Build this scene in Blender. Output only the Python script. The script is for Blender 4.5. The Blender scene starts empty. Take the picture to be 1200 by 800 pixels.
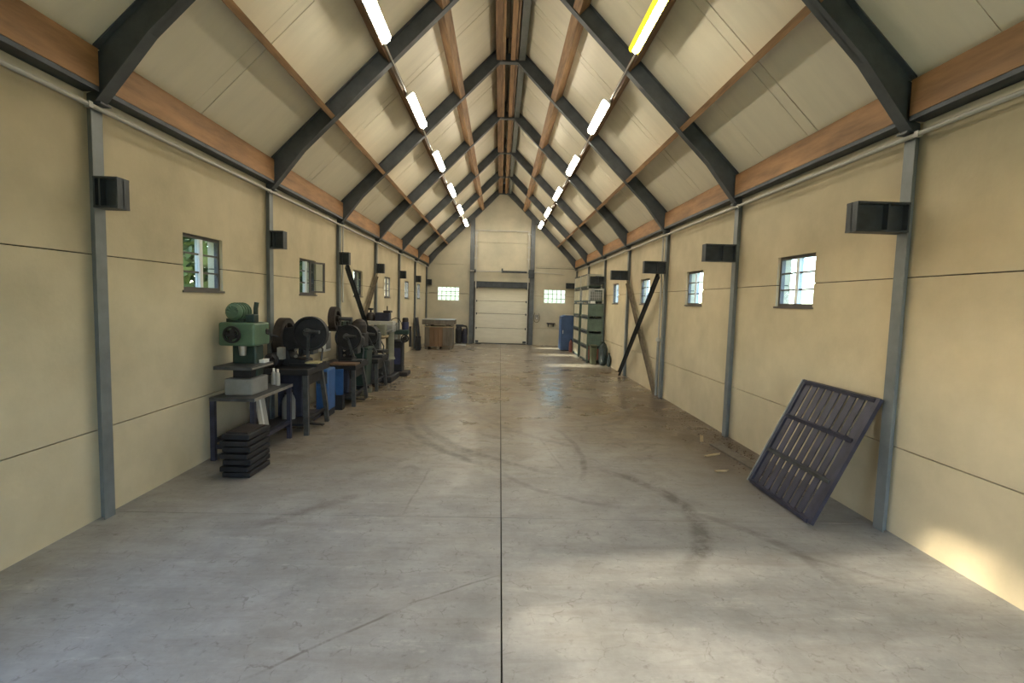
import bpy, bmesh, math, random
from mathutils import Vector, Matrix
random.seed(7)
S = bpy.context.scene
COL = S.collection
R = math.radians
PI = math.pi

# ------------------------------------------------------------------ camera
def setup_camera():
    pitch, roll, yaw, cx = 0.07685, 0.02705, 0.02502, -0.0479
    def to_cam(v):
        x, y, z = v
        c, s = math.cos(yaw), math.sin(yaw); x, y = c*x - s*y, s*x + c*y
        c, s = math.cos(pitch), math.sin(pitch); y, z = c*y - s*z, s*y + c*z
        c, s = math.cos(roll), math.sin(roll); x, z = c*x + s*z, -s*x + c*z
        return x, y, z
    cols = [to_cam(v) for v in ((1, 0, 0), (0, 1, 0), (0, 0, 1))]
    right = Vector([c[0] for c in cols]); fwd = Vector([c[1] for c in cols]); up = Vector([c[2] for c in cols])
    m = Matrix((right, up, -fwd)).transposed().to_4x4()
    m.translation = (cx, 0, 1.65)
    cam = bpy.data.cameras.new('camera'); cam.lens = 18; cam.sensor_width = 36
    cam.sensor_fit = 'HORIZONTAL'; cam.clip_start = 0.05; cam.clip_end = 500
    o = bpy.data.objects.new('camera', cam); COL.objects.link(o); o.matrix_world = m
    S.camera = o
setup_camera()

# ------------------------------------------------------------------ sky, sun, exposure
S.view_settings.view_transform = 'Standard'; S.view_settings.look = 'None'
S.view_settings.gamma = 1; S.view_settings.use_curve_mapping = False
S.view_settings.exposure = 0.5
SUN_EL = R(21.5)
w = bpy.data.worlds.new('sky'); S.world = w; w.use_nodes = True
nt = w.node_tree; bg = nt.nodes['Background']
sky = nt.nodes.new('ShaderNodeTexSky'); sky.sky_type = 'NISHITA'; sky.sun_disc = False
sky.sun_elevation = SUN_EL; sky.sun_rotation = R(270); sky.air_density = 1.0; sky.dust_density = 1.2
nt.links.new(sky.outputs[0], bg.inputs[0]); bg.inputs[1].default_value = 2.1
sl = bpy.data.lights.new('sun', 'SUN'); sl.energy = 32.0; sl.angle = R(3.5); sl.color = (1, .87, .64)
so = bpy.data.objects.new('sun', sl); COL.objects.link(so)
sun_dir = Vector((1, .08, -math.tan(SUN_EL)))
so.rotation_euler = sun_dir.to_track_quat('-Z', 'Y').to_euler(); so.location = (-20, 5, 12)
LAMP_E = 52.0

# ------------------------------------------------------------------ materials
def mat(name, col, rough=.6, metal=0, var=.12, scale=6, bump=0, bscale=40, col2=None, stretch=None, spec=.5):
    m = bpy.data.materials.new(name); m.use_nodes = True
    t = m.node_tree; b = t.nodes['Principled BSDF']
    b.inputs['Roughness'].default_value = rough; b.inputs['Metallic'].default_value = metal
    b.inputs['Specular IOR Level'].default_value = spec
    tc = t.nodes.new('ShaderNodeTexCoord')
    mp = t.nodes.new('ShaderNodeMapping'); t.links.new(tc.outputs['Object'], mp.inputs[0])
    if stretch: mp.inputs['Scale'].default_value = stretch
    n = t.nodes.new('ShaderNodeTexNoise'); n.inputs['Scale'].default_value = scale; n.inputs['Detail'].default_value = 5
    n.inputs['Roughness'].default_value = .6
    t.links.new(mp.outputs[0], n.inputs['Vector'])
    r = t.nodes.new('ShaderNodeValToRGB')
    c2 = col2 or [max(0, c*(1-var*2)) for c in col]
    c1 = [min(1, c*(1+var)) for c in col]
    r.color_ramp.elements[0].position = .3; r.color_ramp.elements[1].position = .7
    r.color_ramp.elements[0].color = (*c2, 1); r.color_ramp.elements[1].color = (*c1, 1)
    t.links.new(n.outputs[0], r.inputs[0]); t.links.new(r.outputs[0], b.inputs['Base Color'])
    if bump:
        n2 = t.nodes.new('ShaderNodeTexNoise'); n2.inputs['Scale'].default_value = bscale; n2.inputs['Detail'].default_value = 4
        t.links.new(mp.outputs[0], n2.inputs['Vector'])
        bp = t.nodes.new('ShaderNodeBump'); bp.inputs['Strength'].default_value = bump; bp.inputs['Distance'].default_value = .01
        t.links.new(n2.outputs[0], bp.inputs['Height']); t.links.new(bp.outputs[0], b.inputs['Normal'])
    return m

def emit(name, col, strength):
    m = bpy.data.materials.new(name); m.use_nodes = True
    t = m.node_tree; t.nodes.clear()
    e = t.nodes.new('ShaderNodeEmission'); e.inputs[0].default_value = (*col, 1); e.inputs[1].default_value = strength
    o = t.nodes.new('ShaderNodeOutputMaterial'); t.links.new(e.outputs[0], o.inputs[0])
    return m

def glass(name, tint):
    m = bpy.data.materials.new(name); m.use_nodes = True
    t = m.node_tree; t.nodes.clear()
    tr = t.nodes.new('ShaderNodeBsdfTransparent'); tr.inputs[0].default_value = (*tint, 1)
    gl = t.nodes.new('ShaderNodeBsdfGlossy'); gl.inputs['Roughness'].default_value = .05
    lw = t.nodes.new('ShaderNodeLayerWeight'); pw = t.nodes.new('ShaderNodeMath'); pw.operation = 'POWER'; pw.inputs[1].default_value = 5
    fr = t.nodes.new('ShaderNodeMapRange'); fr.inputs[3].default_value = .03; fr.inputs[4].default_value = .6
    t.links.new(lw.outputs['Facing'], pw.inputs[0]); t.links.new(pw.outputs[0], fr.inputs[0])
    mx = t.nodes.new('ShaderNodeMixShader'); o = t.nodes.new('ShaderNodeOutputMaterial')
    t.links.new(fr.outputs[0], mx.inputs[0]); t.links.new(tr.outputs[0], mx.inputs[1]); t.links.new(gl.outputs[0], mx.inputs[2])
    t.links.new(mx.outputs[0], o.inputs[0])
    return m

def floor_mat():
    m = bpy.data.materials.new('worn_concrete_floor'); m.use_nodes = True
    t = m.node_tree; b = t.nodes['Principled BSDF']; L = t.links.new
    def N(kind, **k):
        n = t.nodes.new(kind)
        for a, v in k.items(): setattr(n, a, v)
        return n
    def val(n, i, v): n.inputs[i].default_value = v
    def math_(op, a, bb=None, c=None, clamp=False):
        n = N('ShaderNodeMath', operation=op); n.use_clamp = clamp
        for i, x in enumerate((a, bb, c)):
            if x is None: continue
            if isinstance(x, (int, float)): n.inputs[i].default_value = x
            else: L(x, n.inputs[i])
        return n.outputs[0]
    tc = N('ShaderNodeTexCoord'); P = tc.outputs['Object']
    def noise(scale, detail=5, rough=.6, vec=None, dist=0):
        n = N('ShaderNodeTexNoise'); val(n, 'Scale', scale); val(n, 'Detail', detail); val(n, 'Roughness', rough); val(n, 'Distortion', dist)
        L(vec or P, n.inputs['Vector']); return n.outputs[0]
    def ramp(f, p0, p1, a=0, bb=1):
        n = N('ShaderNodeMapRange'); val(n, 1, p0); val(n, 2, p1); val(n, 3, a); val(n, 4, bb); L(f, n.inputs[0]); return n.outputs[0]
    def mix(f, a, bb, mode='MIX'):
        n = N('ShaderNodeMix', data_type='RGBA', blend_type=mode)
        if isinstance(f, (int, float)): n.inputs[0].default_value = f
        else: L(f, n.inputs[0])
        for i, x in ((6, a), (7, bb)):
            if isinstance(x, tuple): n.inputs[i].default_value = (*x, 1)
            else: L(x, n.inputs[i])
        return n.outputs[2]
    sx = N('ShaderNodeSeparateXYZ'); L(P, sx.inputs[0]); X, Y = sx.outputs[0], sx.outputs[1]
    def band(c, c0, c1, soft):     # 1 inside c0..c1
        return math_('MULTIPLY', ramp(c, c0-soft, c0+soft), ramp(c, c1-soft, c1+soft, 1, 0), clamp=True)
    big = noise(.7, 4); mid = noise(3.2, 6, .65); fine = noise(22, 5, .7)
    mpx = N('ShaderNodeMapping'); L(P, mpx.inputs[0]); mpx.inputs['Scale'].default_value = (.55, 3.2, 1)
    swipe = noise(2.6, 6, .7, mpx.outputs[0], .6)
    col = mix(ramp(mid, .3, .7), (.235, .235, .228), (.345, .345, .338))
    col = mix(math_('MULTIPLY', ramp(swipe, .48, .70), .45), col, (.19, .17, .145))
    # brown soiling, heavier in the middle of the hall and along the right-hand wall
    soil = math_('ADD', math_('MULTIPLY', ramp(Y, 3.6, 7.0), .75), math_('MULTIPLY', band(Y, 6.0, 12.5, 1.6), .35))
    soil = math_('MULTIPLY', soil, ramp(big, .25, .65, .45, 1.0), clamp=True)
    col = mix(soil, col, mix(ramp(swipe, .3, .7), (.085, .060, .032), (.245, .185, .108)))
    edge = math_('MULTIPLY', ramp(math_('ADD', X, math_('MULTIPLY', mid, 1.2)), 2.3, 3.0), band(Y, 4.3, 9.5, .8), clamp=True)
    col = mix(math_('MULTIPLY', edge, .8), col, (.075, .05, .035))
    scuff = math_('MULTIPLY', ramp(noise(3.4, 6, .72, None, 1.8), .50, .64, 0, .75), ramp(Y, 4.0, 6.5))
    col = mix(scuff, col, (.075, .055, .032))
    pal2 = math_('MULTIPLY', ramp(noise(4.6, 6, .72, None, 1.2), .56, .68, 0, .5), ramp(Y, 5.0, 7.0))
    col = mix(pal2, col, (.36, .29, .19))
    # tyre marks: arcs of circles (centre, radius, halfwidth, angle gate)
    marks = None
    wob = math_('MULTIPLY', math_('SUBTRACT', noise(2.0, 3), .5), .10)
    brk = ramp(noise(7.0, 6, .75, None, .6), .40, .56)
    for (cx, cy, r, hw, x0, x1, y0, y1, k) in (
        (1.75, 7.45, 3.05, .05, -1.5, -.2, 4.6, 8.6, .85), (1.75, 7.45, 2.88, .03, -1.5, -.2, 4.6, 8.6, .5),
        (2.35, 7.95, 3.60, .045, -1.4, .4, 3.8, 8.3, .75), (3.3, 8.9, 3.95, .05, -.7, .8, 4.3, 8.3, .7),
        (-1.2, 8.6, 2.18, .04, .3, 1.3, 6.5, 11.6, .8), (-1.2, 8.6, 2.38, .03, .3, 1.3, 6.5, 11.6, .5),
        (.85, 7.9, 1.15, .05, .9, 2.3, 6.4, 9.5, .8), (.85, 7.9, .98, .03, 1.0, 2.3, 6.6, 9.5, .45),
        (.25, 3.95, 1.27, .06, 1.0, 1.9, 3.1, 5.0, .75), (.9, 3.0, 1.15, .04, 1.5, 2.6, 3.0, 4.2, .5),
        (-2.6, 5.6, 3.48, .03, .6, 1.2, 4.8, 6.6, .8), (1.4, 5.6, 1.6, .03, -.4, 1.0, 3.8, 5.0, .4),
        (-4.0, 8.0, 3.3, .04, -1.0, .2, 6.0, 11.5, .45), (6.2, 9.4, 5.2, .04, .6, 1.6, 6.5, 12.5, .5),
        (-.2, 8.5, .9, .03, -.9, .9, 7.5, 9.6, .35), (.6, 4.2, 1.9, .03, -1.3, .2, 2.4, 4.4, .0)):
        if k == 0: continue
        dx = math_('SUBTRACT', X, cx); dy = math_('SUBTRACT', Y, cy)
        d = math_('SQRT', math_('ADD', math_('MULTIPLY', dx, dx), math_('MULTIPLY', dy, dy)))
        d = math_('ABSOLUTE', math_('SUBTRACT', math_('ADD', d, wob), r))
        v = ramp(d, hw*.5, hw*1.5, 1, 0)
        v = math_('MULTIPLY', v, math_('MULTIPLY', band(X, x0, x1, .12), band(Y, y0, y1, .2)))
        v = math_('MULTIPLY', v, k)
        marks = v if marks is None else math_('MAXIMUM', marks, v)
    marks = math_('MULTIPLY', marks, math_('ADD', math_('MULTIPLY', brk, .7), .3))
    col = mix(math_('MULTIPLY', marks, .9), col, (.065, .055, .045))
    # straight scuffs in the foreground
    scr = None
    for (x0, y0, x1, y1, hw, k) in ((-1.08, 2.14, -.55, 2.62, .008, .8), (-.5, 2.68, -.06, 2.95, .006, .7), (-1.77, 3.6, -1.2, 4.2, .05, .55),
                                    (.62, 5.0, .48, 6.1, .012, .5), (-.7, 4.9, -.75, 3.9, .008, .5), (1.85, 3.4, 2.5, 2.9, .02, .4)):
        Ld = math.hypot(x1-x0, y1-y0); ux, uy = (x1-x0)/Ld, (y1-y0)/Ld
        dx = math_('SUBTRACT', X, x0); dy = math_('SUBTRACT', Y, y0)
        al = math_('ADD', math_('MULTIPLY', dx, ux), math_('MULTIPLY', dy, uy))
        ac = math_('ABSOLUTE', math_('ADD', math_('SUBTRACT', math_('MULTIPLY', dx, -uy), math_('MULTIPLY', dy, -ux)), math_('MULTIPLY', wob, .5)))
        v = math_('MULTIPLY', math_('MULTIPLY', ramp(ac, hw*.5, hw*1.6, 1, 0), band(al, 0, Ld, .08)), k)
        scr = v if scr is None else math_('MAXIMUM', scr, v)
    col = mix(math_('MULTIPLY', scr, math_('ADD', math_('MULTIPLY', brk, .6), .3)), col, (.10, .085, .07))
    # fine dark hairline crazing and pale scrapes
    vo = N('ShaderNodeTexVoronoi', feature='DISTANCE_TO_EDGE'); val(vo, 'Scale', 7.5)
    dv = N('ShaderNodeVectorMath', operation='ADD'); nz = N('ShaderNodeTexNoise'); val(nz, 'Scale', 9); val(nz, 'Detail', 5)
    L(P, nz.inputs['Vector']); sc = N('ShaderNodeVectorMath', operation='SCALE'); val(sc, 3, .14); L(nz.outputs[1], sc.inputs[0])
    L(P, dv.inputs[0]); L(sc.outputs[0], dv.inputs[1]); L(dv.outputs[0], vo.inputs['Vector'])
    craze = math_('MULTIPLY', ramp(vo.outputs[0], .012, .035, 1, 0), ramp(noise(7.5, 6, .75), .50, .62, 0, .55))
    col = mix(craze, col, (.12, .105, .09))
    pale = math_('MULTIPLY', ramp(swipe, .42, .24, 0, .65), ramp(fine, .35, .6))
    col = mix(pale, col, (.52, .50, .46))
    spots = ramp(noise(17, 5), .60, .74, 0, .5)
    col = mix(spots, col, (.10, .085, .07))
    col = mix(.35, col, mix(ramp(fine, .2, .8), (.35, .35, .35), (.68, .68, .68)), 'OVERLAY')
    L(col, b.inputs['Base Color'])
    ro = math_('SUBTRACT', ramp(noise(1.7, 2, .5), .3, .7, .20, .42), math_('MULTIPLY', band(Y, 8.0, 13.0, .8), .05))
    ro = math_('ADD', ro, math_('MULTIPLY', ramp(fine, .3, .7), .08))
    ro = math_('ADD', ro, ramp(Y, 4.0, 7.0, .12, 0.0))
    L(ro, b.inputs['Roughness'])
    val(b, 'Specular IOR Level', .5)
    bp = N('ShaderNodeBump'); val(bp, 'Strength', .22); val(bp, 'Distance', .01)
    L(noise(2.6, 2, .5, mpx.outputs[0], .4), bp.inputs['Height'])
    L(bp.outputs[0], b.inputs['Normal'])
    return m

M = dict(
    floor=floor_mat(),
    gap=mat('dark_joint', (.03, .028, .025), .9),
    wall=mat('cream_concrete_panel', (.545, .47, .325), .85, var=.07, scale=1.6, bump=.12, bscale=30, col2=(.44, .38, .26)),
    wall_head=mat('pale_wall_head', (.62, .58, .47), .8, var=.06, scale=2),
    end_wall=mat('cream_end_wall_panel', (.49, .45, .345), .85, var=.07, scale=1.2, bump=.1, bscale=25, col2=(.39, .365, .29)),
    plaster=mat('outer_sheet', (.3, .3, .28), .7),
    roof=mat('cream_roof_panel', (.80, .745, .60), .34, var=.03, scale=1.2, bump=.05, bscale=10, stretch=(1, 6, 1)),
    ridge=mat('roof_outer_sheet', (.04, .038, .032), .8),
    steel=mat('grey_painted_steel', (.105, .116, .128), .5, .3, var=.15, scale=5),
    steel_post=mat('blue_grey_post_paint', (.19, .21, .22), .5, .3, var=.12, scale=4),
    steel_dark=mat('dark_steel', (.050, .060, .072), .5, .4, var=.2, scale=6),
    brace_brown=mat('brown_weathered_steel', (.17, .14, .10), .6, .3, var=.2, scale=8),
    wood=mat('orange_purlin_timber', (.33, .19, .092), .6, var=.25, scale=4, stretch=(6, .5, 6), bump=.1, bscale=12),
    wood_dark=mat('brown_purlin_timber', (.22, .125, .065), .65, var=.25, scale=4, stretch=(6, .5, 6)),
    ply=mat('reddish_timber_plank', (.34, .18, .078), .65, var=.2, scale=3, stretch=(4, .6, 4)),
    conduit=mat('grey_plastic_conduit', (.42, .41, .38), .4, var=.05),
    white_pl=mat('white_plastic', (.8, .8, .77), .35, var=.04),
    door=mat('cream_door_panel', (.62, .59, .49), .45, var=.04, scale=2, stretch=(1, 1, 6)),
    galv=mat('galvanised_steel', (.52, .52, .50), .35, .7, var=.08, scale=8),
    frame=mat('window_frame_steel', (.10, .09, .085), .5, .2),
    frame_white=mat('white_window_mullion', (.72, .74, .74), .5, var=.05),
    glass=glass('clear_glass', (.84, .90, .94)),
    glass_wall=glass('greenish_glass', (.44, .53, .54)),
    iron=mat('black_cast_iron', (.016, .016, .020), .6, .2, var=.3, scale=9),
    iron_brown=mat('rusty_brown_iron', (.036, .028, .026), .55, .3, var=.3, scale=9),
    iron_grey=mat('worn_grey_iron', (.075, .077, .08), .5, .3, var=.25, scale=9),
    steel_bright=mat('bright_worked_steel', (.45, .44, .41), .35, .8, var=.15, scale=10),
    green=mat('green_machine_enamel', (.085, .15, .09), .45, .1, var=.15, scale=6),
    green_dark=mat('dark_green_enamel', (.018, .040, .032), .5, .1, var=.2, scale=6),
    grey_paint=mat('grey_machine_paint', (.24, .24, .23), .5, .1, var=.12, scale=5),
    olive=mat('olive_grey_paint', (.20, .20, .15), .55, .1, var=.15, scale=5),
    blue=mat('blue_enamel', (.03, .10, .28), .45, .1, var=.15, scale=5),
    blue_cab=mat('blue_cabinet_paint', (.045, .085, .19), .5, .1, var=.12, scale=4),
    blue_motor=mat('dark_blue_motor_paint', (.035, .037, .09), .5, .2, var=.15, scale=6),
    yellow=mat('yellowed_plastic', (.8, .72, .1), .4),
    tan=mat('tan_board', (.42, .33, .2), .6, var=.2, scale=6, stretch=(1, 6, 6)),
    brass=mat('oily_brass_plate', (.62, .52, .28), .4, .5, var=.15, scale=10),
    crate=mat('brown_crate_board', (.17, .10, .055), .7, var=.2, scale=3, stretch=(3, 3, .6)),
    crate_grey=mat('grey_brown_crate_board', (.14, .12, .095), .7, var=.2, scale=3, stretch=(3, 3, .6)),
    still=mat('green_box_pallet_paint', (.10, .145, .118), .5, .2, var=.15, scale=5),
    still_sunlit=mat('cream_sunlit_pallet_side', (.56, .52, .40), .5, .3, var=.12, scale=6),  # cream ribs, with sunlight on the pallet sides put into the colour
    red=mat('faded_red_paint', (.24, .085, .07), .6, .1, var=.15, scale=5),
    olive_bin=mat('olive_green_bin', (.095, .10, .05), .55, 0, var=.15, scale=5),
    sack=mat('black_green_plastic_sheet', (.022, .036, .036), .38, 0, var=.3, scale=9, bump=.5, bscale=14),
    rubber=mat('black_rubber', (.02, .02, .022), .7, 0, var=.2, scale=10),
    navy=mat('dark_navy_metal', (.035, .036, .062), .5, .2, var=.25, scale=8),
    paper=mat('white_paper', (.75, .75, .72), .8, var=.04),
    grass=mat('grass_ground', (.07, .11, .04), .9, var=.3, scale=3),
    leaf=mat('hedge_leaf', (.055, .11, .03), .6, var=.35, scale=2),
    bark=mat('bark', (.10, .07, .05), .9),
    litter=mat('dark_leaf_litter', (.10, .06, .035), .8, var=.4, scale=5, col2=(.05, .03, .02)),
    grey_strip=mat('grey_ridge_channel', (.16, .17, .165), .5, .3),
)
M['lamp'] = emit('fluorescent_diffuser', (1, .91, .72), LAMP_E)
M['lamp_yellow'] = emit('yellowed_fluorescent_diffuser', (1, .82, .05), 1.0)

# ------------------------------------------------------------------ mesh builder
class MB:
    def __init__(s): s.v = []; s.f = []; s.sm = []
    def raw(s, vs, fs, smooth=False, mtx=None):
        o = len(s.v)
        s.v += [tuple(mtx @ Vector(p)) if mtx else tuple(p) for p in vs]
        s.f += [tuple(i+o for i in f) for f in fs]; s.sm += [smooth]*len(fs)
        return s
    def box(s, x0, x1, y0, y1, z0, z1, mtx=None):
        vs = [(x, y, z) for x in (x0, x1) for y in (y0, y1) for z in (z0, z1)]
        return s.raw(vs, [(0, 1, 3, 2), (4, 6, 7, 5), (0, 4, 5, 1), (2, 3, 7, 6), (0, 2, 6, 4), (1, 5, 7, 3)], False, mtx)
    def bar(s, p0, p1, wa, wb, up=(0, 0, 1), wa1=None, wb1=None):     # rectangular bar p0->p1; wa along side axis, wb along up
        p0, p1 = Vector(p0), Vector(p1); d = (p1-p0).normalized(); u = Vector(up)
        a = d.cross(u)
        if a.length < 1e-4: a = d.cross(Vector((1, 0, 0)))
        a.normalize(); b = a.cross(d)
        vs = []
        for p, x, y in ((p0, wa, wb), (p1, wa1 or wa, wb1 or wb)):
            for i, j in ((-1, -1), (1, -1), (1, 1), (-1, 1)): vs.append(p + a*(i*x/2) + b*(j*y/2))
        return s.raw(vs, [(3, 2, 1, 0), (4, 5, 6, 7), (0, 1, 5, 4), (1, 2, 6, 5), (2, 3, 7, 6), (3, 0, 4, 7)])
    def tube(s, pts, r, n=10, r1=None, caps=True):
        pts = [Vector(p) for p in pts]; o = []
        vs = []; fs = []
        prev = None
        for i, p in enumerate(pts):
            d = (pts[min(i+1, len(pts)-1)] - pts[max(i-1, 0)]).normalized()
            if prev is None:
                a = d.cross(Vector((0, 0, 1)))
                if a.length < 1e-3: a = d.cross(Vector((1, 0, 0)))
            else: a = prev - d*prev.dot(d)
            a.normalize(); prev = a; b = d.cross(a)
            rr = r if r1 is None else r + (r1-r)*i/(len(pts)-1)
            for k in range(n):
                t = 2*PI*k/n; vs.append(p + a*(rr*math.cos(t)) + b*(rr*math.sin(t)))
        for i in range(len(pts)-1):
            for k in range(n): fs.append((i*n+k, i*n+(k+1) % n, (i+1)*n+(k+1) % n, (i+1)*n+k))
        s.raw(vs, fs, True)
        if caps:
            s.raw(vs[:n], [tuple(range(n))[::-1]]); s.raw(vs[-n:], [tuple(range(n))])
        return s
    def lathe(s, prof, c=(0, 0, 0), axis='z', n=24, closed=False):     # prof: (radius, along)
        def P(r, h, t):
            a, b = r*math.cos(t), r*math.sin(t)
            q = (a, b, h) if axis == 'z' else ((h, a, b) if axis == 'x' else (b, h, a))
            return tuple(q[i]+c[i] for i in range(3))
        for j in range(len(prof)-1 + (1 if closed else 0)):
            (r0, h0), (r1, h1) = prof[j], prof[(j+1) % len(prof)]
            vs = []; fs = []
            for k in range(n):
                t = 2*PI*k/n; vs += [P(r0, h0, t), P(r1, h1, t)]
            for k in range(n):
                k2 = (k+1) % n
                if r0 < 1e-6: fs.append((2*k, 2*k2+1, 2*k+1))
                elif r1 < 1e-6: fs.append((2*k, 2*k2, 2*k+1))
                else: fs.append((2*k, 2*k2, 2*k2+1, 2*k+1))
            s.raw(vs, fs, True)
        return s
    def prism(s, poly, a0, a1, axis='y', mtx=None):      # poly in the two other axes, in order (x,z) for y, (y,z) for x, (x,y) for z
        n = len(poly)
        def P(p, a): return {'y': (p[0], a, p[1]), 'x': (a, p[0], p[1]), 'z': (p[0], p[1], a)}[axis]
        vs = [P(p, a0) for p in poly] + [P(p, a1) for p in poly]
        fs = [tuple(range(n)), tuple(range(2*n-1, n-1, -1))] + [(i, i+n, (i+1) % n+n, (i+1) % n) for i in range(n)]
        return s.raw(vs, fs, False, mtx)
    def mesh(s, name, m):
        me = bpy.data.meshes.new(name); me.from_pydata(s.v, [], s.f)
        for p, sm in zip(me.polygons, s.sm): p.use_smooth = sm
        bm = bmesh.new(); bm.from_mesh(me); bmesh.ops.recalc_face_normals(bm, faces=bm.faces); bm.to_mesh(me); bm.free()
        if m: me.materials.append(m)
        return me

def obj(name, mb, m, parent=None, bevel=0, kind=None):
    o = bpy.data.objects.new(name, mb.mesh(name, m) if isinstance(mb, MB) else mb); COL.objects.link(o)
    if parent: o.parent = parent
    if bevel:
        b = o.modifiers.new('bevel', 'BEVEL'); b.width = bevel; b.segments = 2; b.limit_method = 'ANGLE'; b.angle_limit = R(50)
    if kind: o['kind'] = kind
    return o
def tag(o, label, cat, group=None):
    o['label'] = label; o['category'] = cat
    if group: o['group'] = group
    return o
def thing(name, label, cat, loc=(0, 0, 0), rz=0, group=None):
    o = bpy.data.objects.new(name, None); COL.objects.link(o); o.location = loc; o.rotation_euler = (0, 0, rz)
    o.empty_display_size = .1
    return tag(o, label, cat, group)
def copy_tree(o, parent=None):
    c = o.copy(); COL.objects.link(c); c.parent = parent
    for ch in list(o.children): copy_tree(ch, c)
    return c
def box(*a): return MB().box(*a)

# ------------------------------------------------------------------ setting
BAY = 2.7004; F1 = 6.412
def FR(n): return F1 + BAY*(n-1)
Y0, Y1 = FR(-2), 19.93          # front and end wall
WX = 2.93                      # inner wall face
HEAD = 3.02

# ground outside
obj('ground', box(-60, 60, -40, 80, -.30, -.22), M['grass'], kind='structure')
# floor: dark bed with cast slabs, joints open
fl = obj('floor', box(-3.1, 3.1, Y0-.2, 20.1, -.22, -.035), M['gap'], kind='structure')
for x0, x1 in ((-WX-.1, -.004), (.004, WX+.1)):
    for y0, y1 in ((Y0-.15, 3.806), (3.811, 20.05)):
        obj('concrete_slab', box(x0, x1, y0, y1, -.035, 0), M['floor'], fl)

TIERS = ((0, .645), (.653, 1.902), (1.910, HEAD-.02))
WZ0, WZ1 = 1.68, 2.20
win_count = [0]
def side_window(side, yc, open_leaf=False):
    s = -1 if side == 'left' else 1
    win_count[0] += 1
    xm = s*(WX+(.03 if (s < 0 and yc > 12) else .05)); y0, y1 = yc-.33, yc+.33
    g = MB()
    for a in (y0, y1-.03): g.box(xm-.02, xm+.02, a, a+.03, WZ0, WZ1)
    for a in (WZ0, WZ1-.03): g.box(xm-.02, xm+.02, y0+.03, y1-.03, a, a+.03)
    wnd = obj('window_%d' % win_count[0], g, M['frame'], kind='structure')
    obj('mullion', box(xm-.024, xm+.024, yc-.025, yc+.025, WZ0+.03, WZ1-.03), M['frame_white'] if s > 0 or yc < 9 else M['frame'], wnd)
    for a, b in ((y0+.03, yc-.025), (yc+.025, y1-.03)):
        for k in (1, 2):
            z = WZ0 + (WZ1-WZ0)*k/3
            obj('glazing_bar', box(xm-.012, xm+.012, a, b, z-.008, z+.008), M['frame'], wnd)
        for k in range(3):
            za = WZ0+.03 + (WZ1-WZ0-.06)*k/3; zb = WZ0+.03 + (WZ1-WZ0-.06)*(k+1)/3
            obj('pane', box(xm-.003, xm+.003, a, b, za, zb), M['glass'], wnd)
    sill = obj('sill', box(s*WX-.012, s*WX+.012, y0-.02, y1+.02, WZ0-.02, WZ0), M['frame'], wnd)
    if open_leaf:     # casement leaf standing open into the room
        l = MB(); 
        for a in (0, .27): l.box(-.012, .012, a, a+.025, 0, .46)
        for a in (0, .435): l.box(-.012, .012, 0, .295, a, a+.025)
        lo = obj('casement_leaf', l, M['frame'], wnd); lo.location = (s*(WX-.01), yc+.02, WZ0+.03); lo.rotation_euler = (0, 0, s*R(28))
        po = obj('leaf_pane', box(-.003, .003, .025, .27, .025, .435), M['glass'], lo)
    return wnd

def side_wall(side, windows):
    s = -1 if side == 'left' else 1
    a, b = sorted((s*WX, s*(WX+.15)))
    w_ = obj('wall_%s' % side, box(*sorted((s*(WX-.01), s*(WX+.15))), Y0-.15, Y1+.15, HEAD-.02, HEAD+.10), M['wall_head'], kind='structure')
    for n in range(-2, 6):
        y0, y1 = FR(n)+.004, FR(n+1)-.004
        if n == 5: y1 = Y1
        hole = None
        for yc, z0, z1, hw in windows:
            if y0 < yc < y1: hole = (yc-hw, yc+hw, z0, z1)
        for z0, z1 in TIERS:
            g = MB()
            if hole and hole[2] < z1 and hole[3] > z0:
                h0, h1 = max(hole[2], z0), min(hole[3], z1)
                g.box(a, b, y0, hole[0], z0, z1); g.box(a, b, hole[1], y1, z0, z1)
                if h0 > z0: g.box(a, b, hole[0], hole[1], z0, h0)
                if h1 < z1: g.box(a, b, hole[0], hole[1], h1, z1)
            else: g.box(a, b, y0, y1, z0, z1)
            obj('wall_panel', g, M['wall'], w_)
    for n in range(-2, 6):
        y0, y1 = FR(n)+.058, FR(n+1)-.058
        if n == 5: y1 = 19.80
        obj('head_board', box(*sorted((s*2.905, s*2.929)), y0, y1, 2.918, 2.990), M['wall_head'], w_)
    # recessed dark joint filler behind the panel joints
    j = MB()
    for z in (.649, 1.906): 
        ys = sorted([Y0] + [v for yc, z0, z1, hw in windows if z0 < z < z1 for v in (yc-hw, yc+hw)] + [Y1])
        for i in range(0, len(ys), 2): j.box(*sorted((s*(WX+.03), s*(WX+.14))), ys[i], ys[i+1], z-.006, z+.006)
    obj('joint_filler', j, M['gap'], w_)
    return w_

left_w = [(FR(n)+1.37, WZ0, WZ1, .33) for n in (0, 1, 2, 3, 4, 5)] + [(1.9, 1.28, 2.62, 1.02)]
left_w = [((18.2 if abs(a-FR(5)-1.37) < .01 else a), b, c, d) for a, b, c, d in left_w]
right_w = [(FR(n)+1.45, WZ0, WZ1, .33) for n in (0, 1, 2, 3, 4, 5)]
# unseen opening, added to cast a sun patch, spans two bays; give it to bay -1 and 0
wl = side_wall('left', left_w[:-1] + [(1.975, 1.20, 2.45, .925)])
wr = side_wall('right', right_w)
for a, *_ in left_w[:-1]: side_window('left', a, open_leaf=(6 < a < 9))
for a, *_ in right_w: side_window('right', a)

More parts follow.
